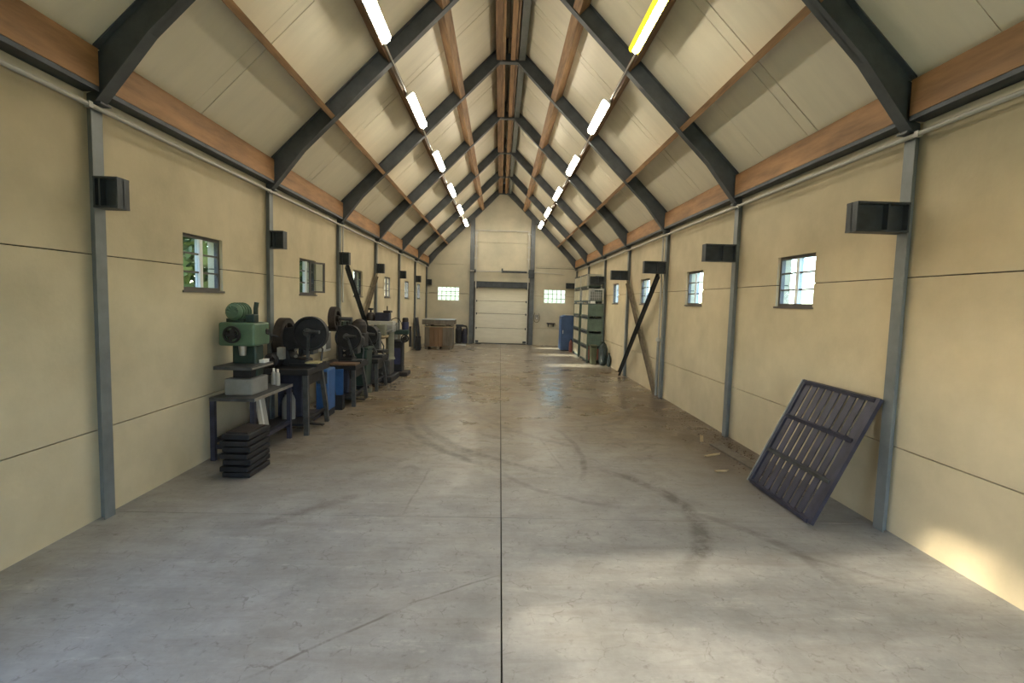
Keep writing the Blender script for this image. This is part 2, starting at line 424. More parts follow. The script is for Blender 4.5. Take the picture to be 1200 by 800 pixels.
# front wall behind the camera; unseen doorway, left part closed off to dim daylight there
g = MB(); g.box(-3.08, .1, Y0-.15, Y0, 0, 3.0); g.box(2.1, 3.08, Y0-.15, Y0, 0, 3.0)
g.prism([(-3.08, 3.0), (3.08, 3.0), (3.08, 3.1), (0, 6.15), (-3.08, 3.1)], Y0-.15, Y0, 'y')
obj('wall_front', g, M['wall'], kind='structure')

# end wall
DW = 1.03
we = obj('wall_end', box(-3.08, 3.08, Y1+.11, Y1+.20, 0, 3.1), M['gap'], kind='structure')
we_data = we.data
# rebuild the backing with the two window holes and the door hole left open
g = MB()
BW = (-2.06, 2.06); BHW = .42; BZ0, BZ1 = 1.64, 2.17
def cut_panel(g, x0, x1, z0, z1, y0, y1, holes):
    for h in holes:
        if h[0] < x1 and h[1] > x0 and h[2] < z1 and h[3] > z0:
            a, b, c, d = max(h[0], x0), min(h[1], x1), max(h[2], z0), min(h[3], z1)
            if a > x0: g.box(x0, a, y0, y1, z0, z1)
            if b < x1: g.box(b, x1, y0, y1, z0, z1)
            if c > z0: g.box(a, b, y0, y1, z0, c)
            if d < z1: g.box(a, b, y0, y1, d, z1)
            return
    g.box(x0, x1, y0, y1, z0, z1)
EH = [(c-BHW, c+BHW, BZ0, BZ1) for c in BW]
for x0, x1 in ((-3.08, -DW), (DW, 3.08)): cut_panel(g, x0, x1, 0, 3.1, Y1+.11, Y1+.16, EH)
g.prism([(-3.08, 3.1), (-DW, 3.1), (-DW, 2.4), (DW, 2.4), (DW, 3.1), (3.08, 3.1), (0, 6.18)], Y1+.11, Y1+.16, 'y')
we.data = g.mesh('wall_end', M['gap'])
def end_panel(x0, x1, z0, z1, m='end_wall'):
    q = MB(); cut_panel(q, x0, x1, z0, z1, Y1, Y1+.11, EH); return obj('wall_panel', q, M[m], we)
for x0, x1 in ((-WX+.004, -1.13), (1.13, WX-.004)):
    for z0, z1 in ((0, .645), (.653, 1.902), (1.910, 3.03)): end_panel(x0, x1, z0, z1)
RZ = 6.15      # roof underside at x = 0
for s in (-1, 1):
    q = MB(); q.prism([(s*2.92, 3.038), (s*1.13, 3.038), (s*1.13, RZ-1.13-.02), (s*2.92, RZ-2.92-.02)], Y1, Y1+.11, 'y'); obj('wall_panel', q, M['end_wall'], we)
for z0, z1 in ((2.42, 2.82), (2.828, 3.90), (3.908, 4.34)): end_panel(-1.126, 1.126, z0, z1)
q = MB(); q.prism([(-1.126, 4.348), (1.126, 4.348), (1.126, RZ-1.126-.02), (0, RZ-.02), (-1.126, RZ-1.126-.02)], Y1, Y1+.11, 'y'); obj('wall_panel', q, M['end_wall'], we)
# end wall lattice windows
for c in BW:
    win_count[0] += 1
    g = MB(); yy = Y1+.05
    g.box(c-BHW, c-BHW+.02, yy-.02, yy+.02, BZ0, BZ1); g.box(c+BHW-.02, c+BHW, yy-.02, yy+.02, BZ0, BZ1)
    g.box(c-BHW+.02, c+BHW-.02, yy-.02, yy+.02, BZ0, BZ0+.02); g.box(c-BHW+.02, c+BHW-.02, yy-.02, yy+.02, BZ1-.02, BZ1)
    wn = obj('window_%d' % win_count[0], g, M['frame_white'], kind='structure')
    for k in range(1, 5):
        x = c-BHW+2*BHW*k/5; obj('glazing_bar', box(x-.012, x+.012, yy-.01, yy+.01, BZ0+.02, BZ1-.02), M['steel'], wn)
    for k in range(1, 3):
        z = BZ0+(BZ1-BZ0)*k/3; obj('glazing_bar', box(c-BHW+.02, c+BHW-.02, yy-.011, yy+.011, z-.012, z+.012), M['steel'], wn)
    for i in range(5):
        for k in range(3):
            xa = c-BHW+2*BHW*i/5; za = BZ0+(BZ1-BZ0)*k/3
            obj('pane', box(xa+.01, xa+2*BHW/5-.01, yy+.013, yy+.018, za+.01, za+(BZ1-BZ0)/3-.01), M['glass_wall'], wn)

# roof: outer sheet with the panels as children
g = MB(); TH = .05
g.prism([(-3.2, RZ-3.2+.075), (0, RZ+.075), (3.2, RZ-3.2+.075), (3.2, RZ-3.2+.13), (0, RZ+.13), (-3.2, RZ-3.2+.13)], Y0-.2, Y1+.25, 'y')
ce = obj('ceiling', g, M['ridge'], kind='structure')
def roof_panel(s, y0, y1):
    q = MB(); d = .07
    q.prism([(s*.003, RZ), (s*2.99, RZ-2.987), (s*2.99, RZ-2.987+d), (s*.003, RZ+d)], y0, y1, 'y')
    obj('roof_panel', q, M['roof'], ce)
for n in range(-2, 6):
    y0, y1 = FR(n), FR(n+1) if n < 5 else Y1+.11
    cuts = {-1: (.395, .455), 1: (.405, .46, .76)}
    for s in (-1, 1):
        ys = [y0] + [y0+BAY*c for c in cuts[s]] + [y1]
        gaps = {-1: (.0, .0025, .007, .0), 1: (.0, .007, .0045, .003, .0)}[s]
        for i in range(len(ys)-1): roof_panel(s, ys[i]+gaps[i], ys[i+1]-gaps[i+1])

# ------------------------------------------------------------------ steel portal frames
LOW = 5.874; DEP = .185; R2 = math.sqrt(.5)
ORD = ['second', 'third', 'fourth', 'fifth', 'sixth', 'last']
def portal(n, label):
    y = FR(n) if n < 6 else 19.87
    t = thing('portal_frame', label, 'frame', (0, y, 0), 0, 'grey steel portal frames')
    for s in (-1, 1):
        g = MB(); a, b = sorted((s*2.865, s*2.873)); g.box(a, b, -.05, .05, 0, 2.93)
        a, b = sorted((s*2.873, s*2.927)); g.box(a, b, -.007, .007, 0, 2.93)
        obj('post', g, M['steel_post'], t)
        g = MB()      # web between the roof panel and lower flange
        g.prism([(s*.02, LOW-.02), (s*2.6, LOW-2.6), (s*2.85, RZ-2.85-.003), (s*.02, RZ-.03)], -.006, .006, 'y')
        g.prism([(s*.10, LOW-.10), (s*2.47, LOW-2.47), (s*2.47, LOW-2.47+.014), (s*.10, LOW-.10+.014)], -.05, .05, 'y')
        g.prism([(s*.02, RZ-.035), (s*2.84, RZ-2.855), (s*2.84, RZ-2.84-.002), (s*.02, RZ-.022)], -.05, .05, 'y')
        obj('rafter', g, M['steel'], t)
        g = MB()      # haunch plate at the knee, with its own inner flange
        hy = .012
        g.prism([(s*2.47, LOW-2.47+.02), (s*2.50, 3.37), (s*2.842, 2.935), (s*2.92, 2.935), (s*2.92, 3.0), (s*2.86, 3.02), (s*2.86, RZ-2.88)], -hy, hy, 'y')
        g.prism([(s*2.47, LOW-2.47+.014), (s*2.47, LOW-2.47), (s*2.838, 2.932), (s*2.850, 2.932)], -.05, .05, 'y')
        g.box(*sorted((s*2.80, s*2.93)), -.05, .05, 2.922, 2.936)
        obj('haunch', g, M['steel'], t)
        # corbel: stub of I-section on the post
        xi = 2.70 if s < 0 else 2.48
        g = MB(); a, b = sorted((s*xi, s*2.865))
        g.box(a, b, -.06, .06, 2.42, 2.435); g.box(a, b, -.06, .06, 2.222, 2.237); g.box(a, b, -.005, .005, 2.237, 2.42)
        for xx in (xi+.006, (xi+2.865)/2+.04, 2.859): g.box(*sorted((s*(xx-.006), s*(xx+.006))), -.058, .058, 2.237, 2.42)
        obj('corbel', g, M['steel_dark'], t)
    obj('apex_plate', box(-.15, .15, -.055, .055, 5.722, 5.734), M['steel'], t)
    g = MB(); g.prism([(-.15, 5.734), (.15, 5.734), (.15, LOW-.13), (0, LOW+.02), (-.15, LOW-.13)], -.01, .01, 'y')
    obj('apex_gusset', g, M['steel'], t)
    return t
portal(0, 'grey steel portal frame closest to the viewer, past both photo edges')
for n in range(1, 7):
    portal(n, ['grey portal frame second from the viewer, its right foot by the wood scraps',
               'grey portal frame where the near ends of both cross braces start',
               'grey portal frame at the far ends of both cross braces',
               'grey portal frame just beyond the cross-braced bay',
               'grey portal frame one bay short of the end wall',
               'grey portal frame flat against the end wall above the shutter door'][n-1])

# timber purlins, one run per line, a board per bay
def purlin_run(name, label, side, xa, m, thick=.06, dep=DEP, n0=-2):
    s = -1 if side == 'left' else 1
    t = thing(name, label, 'purlin', (0, 0, 0))
    for n in range(n0, 6):
        y0, y1 = FR(n)+.012, FR(n+1)-.012
        if n == 5: y1 = 19.855
        # board stands square to the roof slope, its lower edge at |x| = xa on the rafter soffit line
        nx, nz = s*R2, R2        # outward normal of the roof
        ux, uz = s*R2, -R2       # down slope
        p = (s*xa, LOW-xa+.02)
        c = [(p[0]-ux*thick/2, p[1]-uz*thick/2), (p[0]+ux*thick/2, p[1]+uz*thick/2)]
        c += [(c[1][0]+nx*dep, c[1][1]+nz*dep), (c[0][0]+nx*dep, c[0][1]+nz*dep)]
        g = MB(); g.prism(c, y0, y1, 'y'); o = obj('purlin_board', g, M[m], t)
        if n >= 0:   # galvanised cleat at the near frame
            g = MB(); q = [(p[0]-ux*.045, p[1]-uz*.045), (p[0]+ux*.045, p[1]+uz*.045)]
            g.prism([q[0], q[1], (q[1][0]+nx*.05, q[1][1]+nz*.05), (q[0][0]+nx*.05, q[0][1]+nz*.05)], y0-.002, y0+.012, 'y')
            obj('cleat', g, M['steel'], t)
    return t
for side in ('left', 'right'):
    purlin_run('roof_purlin', 'orange timber purlin run low on the %s roof slope' % side, side, 2.10, 'wood')
    purlin_run('roof_purlin', 'brown timber purlin run carrying the strip lights on the %s slope' % side, side, 1.42, 'wood_dark')
    purlin_run('roof_purlin', 'broad orange timber purlin run high on the %s slope near ridge' % side, side, .77, 'wood', .11)
    t = thing('ridge_purlin', 'brown timber ridge purlin left of the dark ridge gap' if side == 'left' else 'orange-brown timber ridge purlin right of the dark ridge gap', 'purlin')
    for n in range(-2, 6):
        y0, y1 = FR(n)+.056, FR(n+1)-.056
        if n == 5: y1 = 19.80
        if side == 'left':
            obj('purlin_board', box(-.215, -.105, y0, y1, 5.742, 5.92), M['wood_dark'], t, bevel=.006)
            obj('purlin_board', box(-.100, -.060, y0, y1, 5.748, 5.95), M['wood'], t, bevel=.004)
        else:
            obj('purlin_board', box(.030, .105, y0, y1, 5.745, 5.96), M['wood'], t, bevel=.006)
            obj('purlin_board', box(.112, .150, y0, y1, 5.765, 5.95), M['wood_dark'], t, bevel=.004)
    s = -1 if side == 'left' else 1
    t = thing('eave_plank', 'reddish eave plank run along the top of the %s wall' % side, 'plank')
    for n in range(-2, 6):
        y0, y1 = FR(n)+.056, FR(n+1)-.056
        if n == 5: y1 = 19.80
        obj('plank', box(*sorted((s*2.80, s*2.845)), y0, y1, 3.03, 3.275), M['ply'], t)
        obj('thin_strip', box(*sorted((s*2.80, s*2.912)), y0, y1, 2.995, 3.026), M['steel_dark'], t)  # dark strip drawn in place of the shadow gap under the plank
# grey channel beside the right ridge purlin
t = thing('ridge_channel', 'grey metal channel along the ridge beside the right-hand purlin', 'channel')
for n in range(-2, 6):
    y0, y1 = FR(n)+.06, FR(n+1)-.06
    if n == 5: y1 = 19.8
    g = MB(); g.box(.168, .275, y0, y1, 5.745, 5.757); g.box(.168, .178, y0, y1, 5.757, 5.90); g.box(.265, .275, y0, y1, 5.757, 5.85); obj('channel_length', g, M['grey_strip'], t)

# ------------------------------------------------------------------ cross braces
def brace(label, p0, p1, m):
    p0, p1 = Vector(p0), Vector(p1)
    g = MB(); up = Vector((1, 0, 0))
    d = (p1-p0).normalized(); a = d.cross(up).normalized()
    s = -1 if p0.x < 0 else 1
    web = MB(); web.bar(p0, p1, .10, .010, up=(1, 0, 0))
    t = thing('wall_brace', label, 'brace')
    obj('web', web, m, t)
    for k in (-1, 1):
        f = MB(); o = a*(k*.047) - Vector((s*.022, 0, 0)); f.bar(p0+o, p1+o, .007, .05, up=(1, 0, 0)); obj('flange', f, m, t)
    return t
yb2, yb3 = FR(2), FR(3)
brace('dark steel channel brace on the right wall, in front of the brown one', (2.80, yb2+.10, 2.20), (2.80, yb3+.06, .04), M['steel_dark'])
brace('brown steel brace on the right wall, behind the dark one', (2.872, yb3-.06, 2.18), (2.872, yb2+.22, .03), M['brace_brown'])
brace('dark steel brace on the left wall above the old presses', (-2.80, yb2+.10, 2.20), (-2.80, yb3+.05, .04), M['steel_dark'])
brace('brown steel brace on the left wall, crossing behind the dark one', (-2.872, yb3-.06, 2.18), (-2.872, yb2+.16, .03), M['brace_brown'])

# ------------------------------------------------------------------ conduits and lamps
def pipe(label, pts, r, m='conduit', name='conduit_pipe', clips=None):
    t = thing(name, label, 'conduit')
    obj('pipe', MB().tube(pts, r, 8), M[m], t)
    for p, ax in (clips or []):
        g = MB(); g.box(p[0]-.018, p[0]+.018, p[1]-.018, p[1]+.018, p[2]-.02, p[2]+.02); obj('clip', g, M[m], t)
    return t
for s, nm in ((-1, 'left'), (1, 'right')):
    pipe('pale grey pipe running along the top of the %s wall' % nm, [(s*2.842, Y0+.2, 2.897), (s*2.842, 19.80, 2.897)], .017,
         clips=[((s*2.842, FR(n)-.1, 2.897), 0) for n in range(0, 6)])
    pipe('thin grey conduit linking the strip lights under the %s slope' % nm, [(s*1.40, Y0+.2, 4.462), (s*1.40, 19.85, 4.462)], .011)
pipe('pale vertical conduit ending above the machines on the left wall', [(-2.842, yb2+.075, 2.89), (-2.842, yb2+.075, 1.56)], .015)
t = pipe('pale vertical conduit dropping to a thick guard pipe at the cross brace', [(2.842, yb2+.10, 2.89), (2.842, yb2+.10, 1.05)], .016)
obj('guard_pipe', MB().tube([(2.842, yb2+.10, .02), (2.842, yb2+.10, 1.02)], .026, 10), M['grey_paint'], t)
obj('junction_collar', MB().lathe([(0, -.02), (.042, -.02), (.042, .02), (.025, .05), (0, .05)], (2.835, yb2+.10, 1.03), 'z', 14), M['conduit'], t)

LP = {-1: 'left', 1: 'right'}
lab = {0: 'strip light on the {} slope, nearest and largest', 1: 'second strip light from the viewer on the {} slope', 2: 'third strip light from the viewer on the {} slope',
       3: 'fourth strip light from the viewer on the {} slope', 4: 'fifth strip light from the viewer on the {} slope', 5: 'smallest strip light of the {} row, closest to the end wall'}
def lamp_parts(t, dm, yellow=False):
    L_ = 1.2
    g = MB(); g.prism([(-.045, .0), (.045, .0), (.064, -.025), (.064, -.055), (.058, -.055), (.058, -.029), (-.058, -.029), (-.058, -.055), (-.064, -.055), (-.064, -.025)], -L_/2-.01, L_/2+.01, 'y'); obj('housing', g, M['yellow'] if yellow else M['white_pl'], t)
    prof = [(-.052, -.031), (-.056, -.045), (-.050, -.068), (-.030, -.085), (.030, -.085), (.050, -.068), (.056, -.045), (.052, -.031)]
    g = MB()
    n = len(prof); ys = [(-L_/2, .82), (-L_/2+.03, 1), (L_/2-.03, 1), (L_/2, .82)]
    vs = [(x*k, y, -.031+(z+.031)*k) for y, k in ys for x, z in prof]
    fs = [tuple(range(n)), tuple(range(3*n, 4*n))[::-1]]
    for i in range(3):
        for k in range(n): fs.append((i*n+k, i*n+(k+1) % n, (i+1)*n+(k+1) % n, (i+1)*n+k))
    g.raw(vs, fs, True); obj('diffuser', g, M['lamp'], t)
    if yellow:
        g = MB(); g.prism([(-.0655, -.025), (-.0675, -.045), (-.060, -.076), (-.033, -.092), (-.005, -.092), (-.005, -.087), (-.031, -.087), (-.0555, -.072), (-.0645, -.054)], -L_/2-.004, L_/2+.004, 'y')
        obj('yellowed_cover', g, M['lamp_yellow'], t)['label'] = 'yellowed translucent cover'
    for y in (-.5, .5): obj('clip', box(-.067, .067, y-.01, y+.01, -.050, -.024), M['galv'], t)
for s in (-1, 1):
    for i in range(6):
        yc = FR(i)+1.45
        if i == 5: yc = FR(5)+1.3
        l = lab[i].format(LP[s])
        if i == 0 and s > 0: l = 'nearest strip light on the right slope, its cover yellowed'
        t = thing('strip_light', l, 'lamp', (s*1.37, yc, 4.452), 0, 'fluorescent strip lights')
        t.rotation_euler = (0, s*R(40), 0)
        lamp_parts(t, 'lamp', i == 0 and s > 0)

# ------------------------------------------------------------------ end door
t = obj('door_1', MB().box(-DW, DW, Y1+.045, Y1+.085, .0, .03), M['steel_dark'], kind='structure')
zs = [0.03, .62, 1.18, 1.67, 2.19]
for i in range(4):
    dp = obj('door_panel', box(-DW+.01, DW-.01, Y1+.04, Y1+.08, zs[i]+.006, zs[i+1]-.006), M['door'], t, bevel=.008)
    for x in (-DW+.07, DW-.07):
        obj('hinge', box(x-.02, x+.02, Y1+.025, Y1+.04, zs[i+1]-.05, zs[i+1]+.03), M['steel_dark'], dp)
for x in (-DW+.10, DW-.10): obj('corner_bracket', box(x-.07, x+.06, Y1+.02, Y1+.04, .05, .13), M['steel_dark'], t)
obj('door_lining', box(-DW, DW, Y1+.087, Y1+.10, 0, 2.4), M['gap'], t)
obj('header_beam', box(-1.06, 1.06, Y1-.09, Y1+.06, 2.185, 2.40), M['steel_dark'], t, bevel=.006)
for s in (-1, 1):
    p = MB(); a, b = sorted((s*1.075, s*1.24)); p.box(a, b, Y1-.10, Y1-.09, 0, RZ-1.24-.1); p.box(a, b, Y1-.012, Y1-.002, 0, RZ-1.24-.1)
    p.box(*sorted((s*1.15, s*1.165)), Y1-.09, Y1-.012, 0, RZ-1.24-.1)
    p.box(*sorted((s*1.075, s*1.085)), Y1-.09, Y1-.012, 0, RZ-1.24-.1)
    obj('door_post', p, M['steel'], t)
    obj('guide_rail', box(*sorted((s*.985, s*1.02)), Y1-.13, Y1-.095, .02, 4.33), M['conduit'], t)
    for z in (3.3, 3.75, 4.25): obj('rail_bracket', box(*sorted((s*.95, s*1.09)), Y1-.10, Y1-.09, z-.02, z+.02), M['galv'], t)
obj('top_rail', box(-1.06, 1.06, Y1-.09, Y1-.05, 4.33, 4.37), M['conduit'], t)
obj('spring_shaft', MB().tube([(-1.22, Y1-.14, 2.80), (1.35, Y1-.14, 2.80)], .024, 10), M['conduit'], t)
for x0, x1 in ((.0, .95),): obj('torsion_spring', MB().tube([(x0, Y1-.14, 2.80), (x1, Y1-.14, 2.80)], .04, 12), M['steel_dark'], t)
obj('bearing_plate', box(-.03, .03, Y1-.16, Y1-.0, 2.76, 2.92), M['steel_dark'], t)
for s in (-1, 1): obj('cable_drum', MB().lathe([(0, -.03), (.07, -.03), (.05, 0), (.07, .03), (0, .03)], (s*1.04, Y1-.14, 2.80), 'x', 16), M['steel_dark'], t)
obj('drive_unit', box(1.02, 1.22, Y1-.20, Y1-.11, 2.58, 2.90), M['steel_dark'], t, bevel=.01)
pipe('horizontal conduit on the end wall right of the shutter door', [(1.36, Y1-.03, 2.80), (2.40, Y1-.03, 2.76)], .012)
pipe('horizontal cable line on the end wall under the left eave', [(-2.80, Y1-.02, 1.93), (-1.30, Y1-.02, 1.93)], .008, 'steel')
pipe('long cable along the end wall above the right-hand lattice window', [(1.30, Y1-.02, 2.98), (2.80, Y1-.02, 2.98)], .008, 'steel')
t = thing('door_control', 'small wall-mounted door control with hanging cable beside the shutter', 'control', (1.38, Y1, 0))
obj('box', box(-.07, .07, -.08, 0, 1.0, 1.18), M['grey_paint'], t, bevel=.01)
obj('button', MB().lathe([(0, -.10), (.025, -.10), (.025, -.08)], (0, 0, 1.05), 'y', 12), M['white_pl'], t)
pts = [(-.10 + .0, -.05, 1.25)] + [(-.0+.12*math.sin(a), -.05, 1.08-.20*math.cos(a)) for a in [k*PI/8-PI/1.2 for k in range(0, 14)]]
obj('cable_loop', MB().tube(pts, .008, 6), M['rubber'], t)
obj('riser_conduit', MB().tube([(-.12, -.02, 1.2), (-.12, -.02, 2.78)], .011, 6), M['conduit'], t)

# ------------------------------------------------------------------ presses
def arc(cx, cz, r, a0, a1, n):
    return [(cx+r*math.cos(a0+(a1-a0)*k/n), cz+r*math.sin(a0+(a1-a0)*k/n)) for k in range(n+1)]
def spoked_wheel(name, parent, c, r, axis, wdt, m, spokes=5, rim=.045):
    g = MB(); g.lathe([(r-rim, -wdt/2), (r, -wdt/2), (r, wdt/2), (r-rim, wdt/2)], c, axis, 32, True)
    g.lathe([(0, -wdt*.7), (.05, -wdt*.7), (.05, wdt*.7), (0, wdt*.7)], c, axis, 14)
    for k in range(spokes):
        a = 2*PI*k/spokes+.3
        d = {'x': (0, math.cos(a), math.sin(a)), 'y': (math.sin(a), 0, math.cos(a))}[axis]
        up = {'x': (1, 0, 0), 'y': (0, 1, 0)}[axis]
        g.bar([c[i]+d[i]*.03 for i in range(3)], [c[i]+d[i]*(r-rim*.6) for i in range(3)], .035, wdt*.45, up)
    return obj(name, g, m, parent)

def press(label, loc, rz, wheel=(-.13, -.02, 1.14, .24), disc=(.23, -.14, 1.20, .21), bed=.72, table='iron', top=1.28, back=-.24, motor=True):
    t = thing('power_press', label, 'press', loc, rz, 'old power presses by the left wall'); m = M['iron']
    B = bed
    obj('bed', box(-.28, .30, -.42, .36, B, B+.075), M['iron'], t, bevel=.01)
    for (x, y) in ((.26, -.38), (.24, .26), (-.22, -.36), (-.22, .28)):
        g = MB()
        if x > 0 and y > 0:
            pts = [(x-.02, y-.02, B), (x+.0, y+.01, B*.72), (x+.02, y+.05, B*.36), (x+.03, y+.08, .0)]
            for i in range(3): g.bar(pts[i], pts[i+1], .05, .05, (0, 1, 0))
        else: g.bar((x, y, B), (x+.01, y-.005, 0), .06, .05, (0, 1, 0), .055, .045)
        obj('leg', g, M['iron_grey'], t)
    obj('apron', box(.20, .24, -.34, .24, B-.14, B), M['iron'], t)
    obj('stretcher', MB().bar((.25, -.36, .18), (.25, .28, .18), .03, .03), M['iron'], t)
    obj('shelf', box(-.24, .22, -.34, .26, .10, .125), M['iron'], t)
    b1 = B+.075
    poly = [(back, b1), (.16, b1), (.16, b1+.08), (max(-.02, back+.06), b1+.10), (max(-.05, back+.06), b1+.18), (.10, b1+.22), (.20, b1+.24), (.20, top-.08), (.14, top-.02), (.04, top), (min(-.02, back+.14), top-.02), (back+.04, top-.07), (back-.02, top-.22)]
    g = MB(); g.prism(poly, -.13, .15, 'y'); fc = obj('frame_casting', g, m, t, bevel=.02)
    bo = obj('bolster', box(-.02, .32, -.18, .16, b1+.002, b1+.035), M[table], t)
    obj('die', box(.16, .32, -.14, .02, b1+.035, b1+.052), M['brass'] if bed > .7 else M['iron_grey'], bo)
    obj('lower_casing', box(-.24, .08, -.0, .25, .127, B-.02), M['navy'], t, bevel=.02)
    obj('ram', box(.10, .24, -.08, .10, b1+.14, top-.12), M['iron_grey'], t, bevel=.01)
    wx, wy, wz, wr = wheel; dx, dy, dz, dr = disc
    obj('connecting_rod', MB().bar((dx, dy-.05, dz), (.20, -.15, b1+.10), .045, .03, (1, 0, 0)), M['iron_grey'], t)
    obj('slide_guide', box(.08, .12, -.14, .16, b1+.12, top-.10), M['iron'], t)
    spoked_wheel('flywheel', t, (wx, wy, wz), wr, 'x', .10, M['iron_brown'], 5, .06)
    obj('axle', MB().tube([(wx-.09, wy, wz), (.16, wy, wz)], .03, 10), M['iron_grey'], t)
    g = MB(); g.lathe([(0, -.04), (dr*.25, -.04), (dr*.3, -.02), (dr*.86, -.015), (dr*.9, -.04), (dr, -.04), (dr, .05), (0, .05)], (dx, dy, dz), 'y', 36)
    wg = obj('wheel_guard', g, M['iron'], t)
    obj('guard_stay', box(dx-.06, dx+.02, dy+.045, dy+.13, b1+.2, dz), M['iron'], t)
    obj('crank_arm', MB().tube([(dx-.02, dy-.07, dz+.03), (dx+.14, dy-.09, dz+.025)], .028, 10, .022), M['iron_grey'], t)
    obj('hub', MB().lathe([(0, -.09), (.045, -.09), (.05, -.04)], (dx-.02, dy, dz+.02), 'y', 16), M['iron_grey'], wg)
    if motor:
        g = MB(); g.lathe([(0, -.12), (.06, -.12), (.085, -.09), (.085, .09), (.06, .12), (0, .12)], (-.16, -.26, b1+.09), 'y', 16); mo = obj('motor', g, M['iron'], t)
        obj('terminal_box', box(-.10, -.03, -.32, -.24, b1+.10, b1+.24), M['grey_paint'], mo)
    obj('clutch_lever', MB().tube([(.18, .17, b1+.35), (.26, .20, b1+.18), (.24, .19, b1)], .012, 6), M['iron_grey'], t)
    obj('foot_pedal', MB().bar((.05, .0, .06), (.34, .0, .04), .07, .015), M['iron'], t)
    for z in (.12, .20): obj('bolt', MB().lathe([(0, -.155), (.018, -.155), (.018, -.13)], (.05, 0, b1+z), 'y', 8), M['steel_bright'], fc)
    return t
press('dark press nearest on the left, with big round guard and straight front leg', (-2.585, 6.44, 0), 0)
p2 = press('dark press behind the blue cabinet, high wheel and brown plank on bed', (-2.50, 8.12, 0), 0, wheel=(-.11, -.10, 1.32, .185), disc=(.11, -.12, 1.03, .20), bed=.56, top=1.22, back=-.05, motor=False)
obj('top_arm', MB().bar((-.22, -.05, 1.16), (.16, -.05, 1.17), .12, .08), M['iron'], p2, .01)
obj('oil_cup', MB().lathe([(0, 0), (.018, 0), (.022, .05), (0, .06)], (.06, 0, 1.22), 'z', 10), M['iron'], p2)
p3 = press('dark press behind the tapered green pedestal machine', (-2.48, 9.47, 0), 0, wheel=(-.15, .05, .98, .20), disc=(.05, -.14, .98, .18), bed=.50, top=1.15)

# tan plank lying across the bed of the second press
tag(obj('plank', box(-2.58, -2.19, 7.66, 7.92, .637, .66), M['crate']), 'brown wooden plank overhanging the bed of the second press', 'plank')
# blue cabinet and blue sheet between the first two presses
t = thing('machine_cabinet', 'bright blue steel cabinet standing between the two nearest presses', 'cabinet', (-2.50, 7.20, 0))
obj('body', box(-.06, .12, -.16, .14, .08, .66), M['blue'], t, bevel=.02)
obj('door', box(-.04, .10, -.172, -.16, .12, .42), M['blue'], t, bevel=.004)
obj('louvre_panel', box(-.04, .10, -.170, -.16, .46, .62), M['steel_dark'], t)
for x in (-.03, .09): obj('foot', box(x-.03, x+.03, -.13, .10, 0, .08), M['iron'], t)
tag(obj('sheet', MB().bar((-2.37, 7.50, .22), (-2.40, 7.50, .60), .10, .012, (0, 1, 0), .16), M['blue']), 'narrow pale blue metal sheet standing beside the blue cabinet', 'sheet')
bpy.data.objects['sheet'].location = (.0, .0, 0)
obj('support', box(-2.44, -2.33, 7.48, 7.60, 0, .22), M['iron'], bpy.data.objects['sheet'])
# pale electrical box on the wall behind the second press
t = thing('switch_box', 'pale grey switch box on the wall below the left conduit', 'box', (-2.875, 8.30, 0))
obj('casing', box(-.045, .07, -.13, .13, .78, 1.12), M['white_pl'], t, bevel=.01)
obj('cover', box(.07, .08, -.10, .10, .82, 1.08), M['grey_paint'], t)
# canisters under the nearest press
for i, y in enumerate((6.22, 6.36)):
    tt = thing('canister', 'grey canister under the nearest press, %s' % ('on the bench side' if i == 0 else 'on the far side'), 'canister', (-2.62, y, .126), 0, 'grey canisters under the press')
    obj('body', MB().lathe([(0, 0), (.05, 0), (.052, .02), (.052, .24), (.035, .29), (.02, .31), (.02, .34), (0, .34)], (0, 0, 0), 'z', 16), M['grey_paint'], tt)
    obj('cap', MB().lathe([(.022, .335), (.024, .335), (.024, .365), (0, .365)], (0, 0, 0), 'z', 12), M['iron'], tt)
tag(obj('tool_chest', box(-2.74, -2.48, 6.78, 7.0, 0, .09), M['navy'], bevel=.01), 'low dark blue chest on the floor behind the nearest press legs', 'chest')
obj('lid', box(-2.745, -2.475, 6.775, 7.005, .09, .11), M['navy'], bpy.data.objects['tool_chest'])

# ------------------------------------------------------------------ low bench and things at the left edge
BX0, BX1, BY0, BY1 = -2.88, -2.44, 5.03, 5.95
t = thing('work_bench', 'low dark steel bench with grey top at the left edge', 'bench', ((BX0+BX1)/2, (BY0+BY1)/2, 0))
hx, hy = (BX1-BX0)/2, (BY1-BY0)/2
obj('bench_top', box(-hx, hx, -hy, hy, .60, .635), M['iron_grey'], t, bevel=.005)
for x in (-hx+.025, hx-.025):
    for y in (-hy+.025, hy-.025, ): obj('leg', box(x-.022, x+.022, y-.022, y+.022, 0, .60), M['navy'], t)
for y in (-hy+.025, hy-.025): obj('cross_rail', box(-hx+.05, hx-.05, y-.015, y+.015, .12, .16), M['navy'], t)
for x in (-hx+.025, hx-.025): obj('side_rail', box(x-.015, x+.015, -hy+.05, hy-.05, .17, .21), M['navy'], t)
obj('lower_shelf', box(-hx+.04, hx-.04, -hy+.05, hy-.05, .21, .225), M['iron'], t)
obj('edge_strip', box(hx, hx+.008, -hy, hy, .605, .635), M['steel_bright'], t)
t = thing('leaning_board', 'pale grey board leaning under the low bench', 'board', (-2.62, 5.5, .226))
obj('board', MB().bar((.06, .0, .01), (-.05, .12, .35), .24, .012, (1, 0, 0)), M['conduit'], t)
obj('board_edge', MB().bar((.067, -.02, .01), (-.043, .10, .35), .03, .014, (1, 0, 0)), M['white_pl'], t)
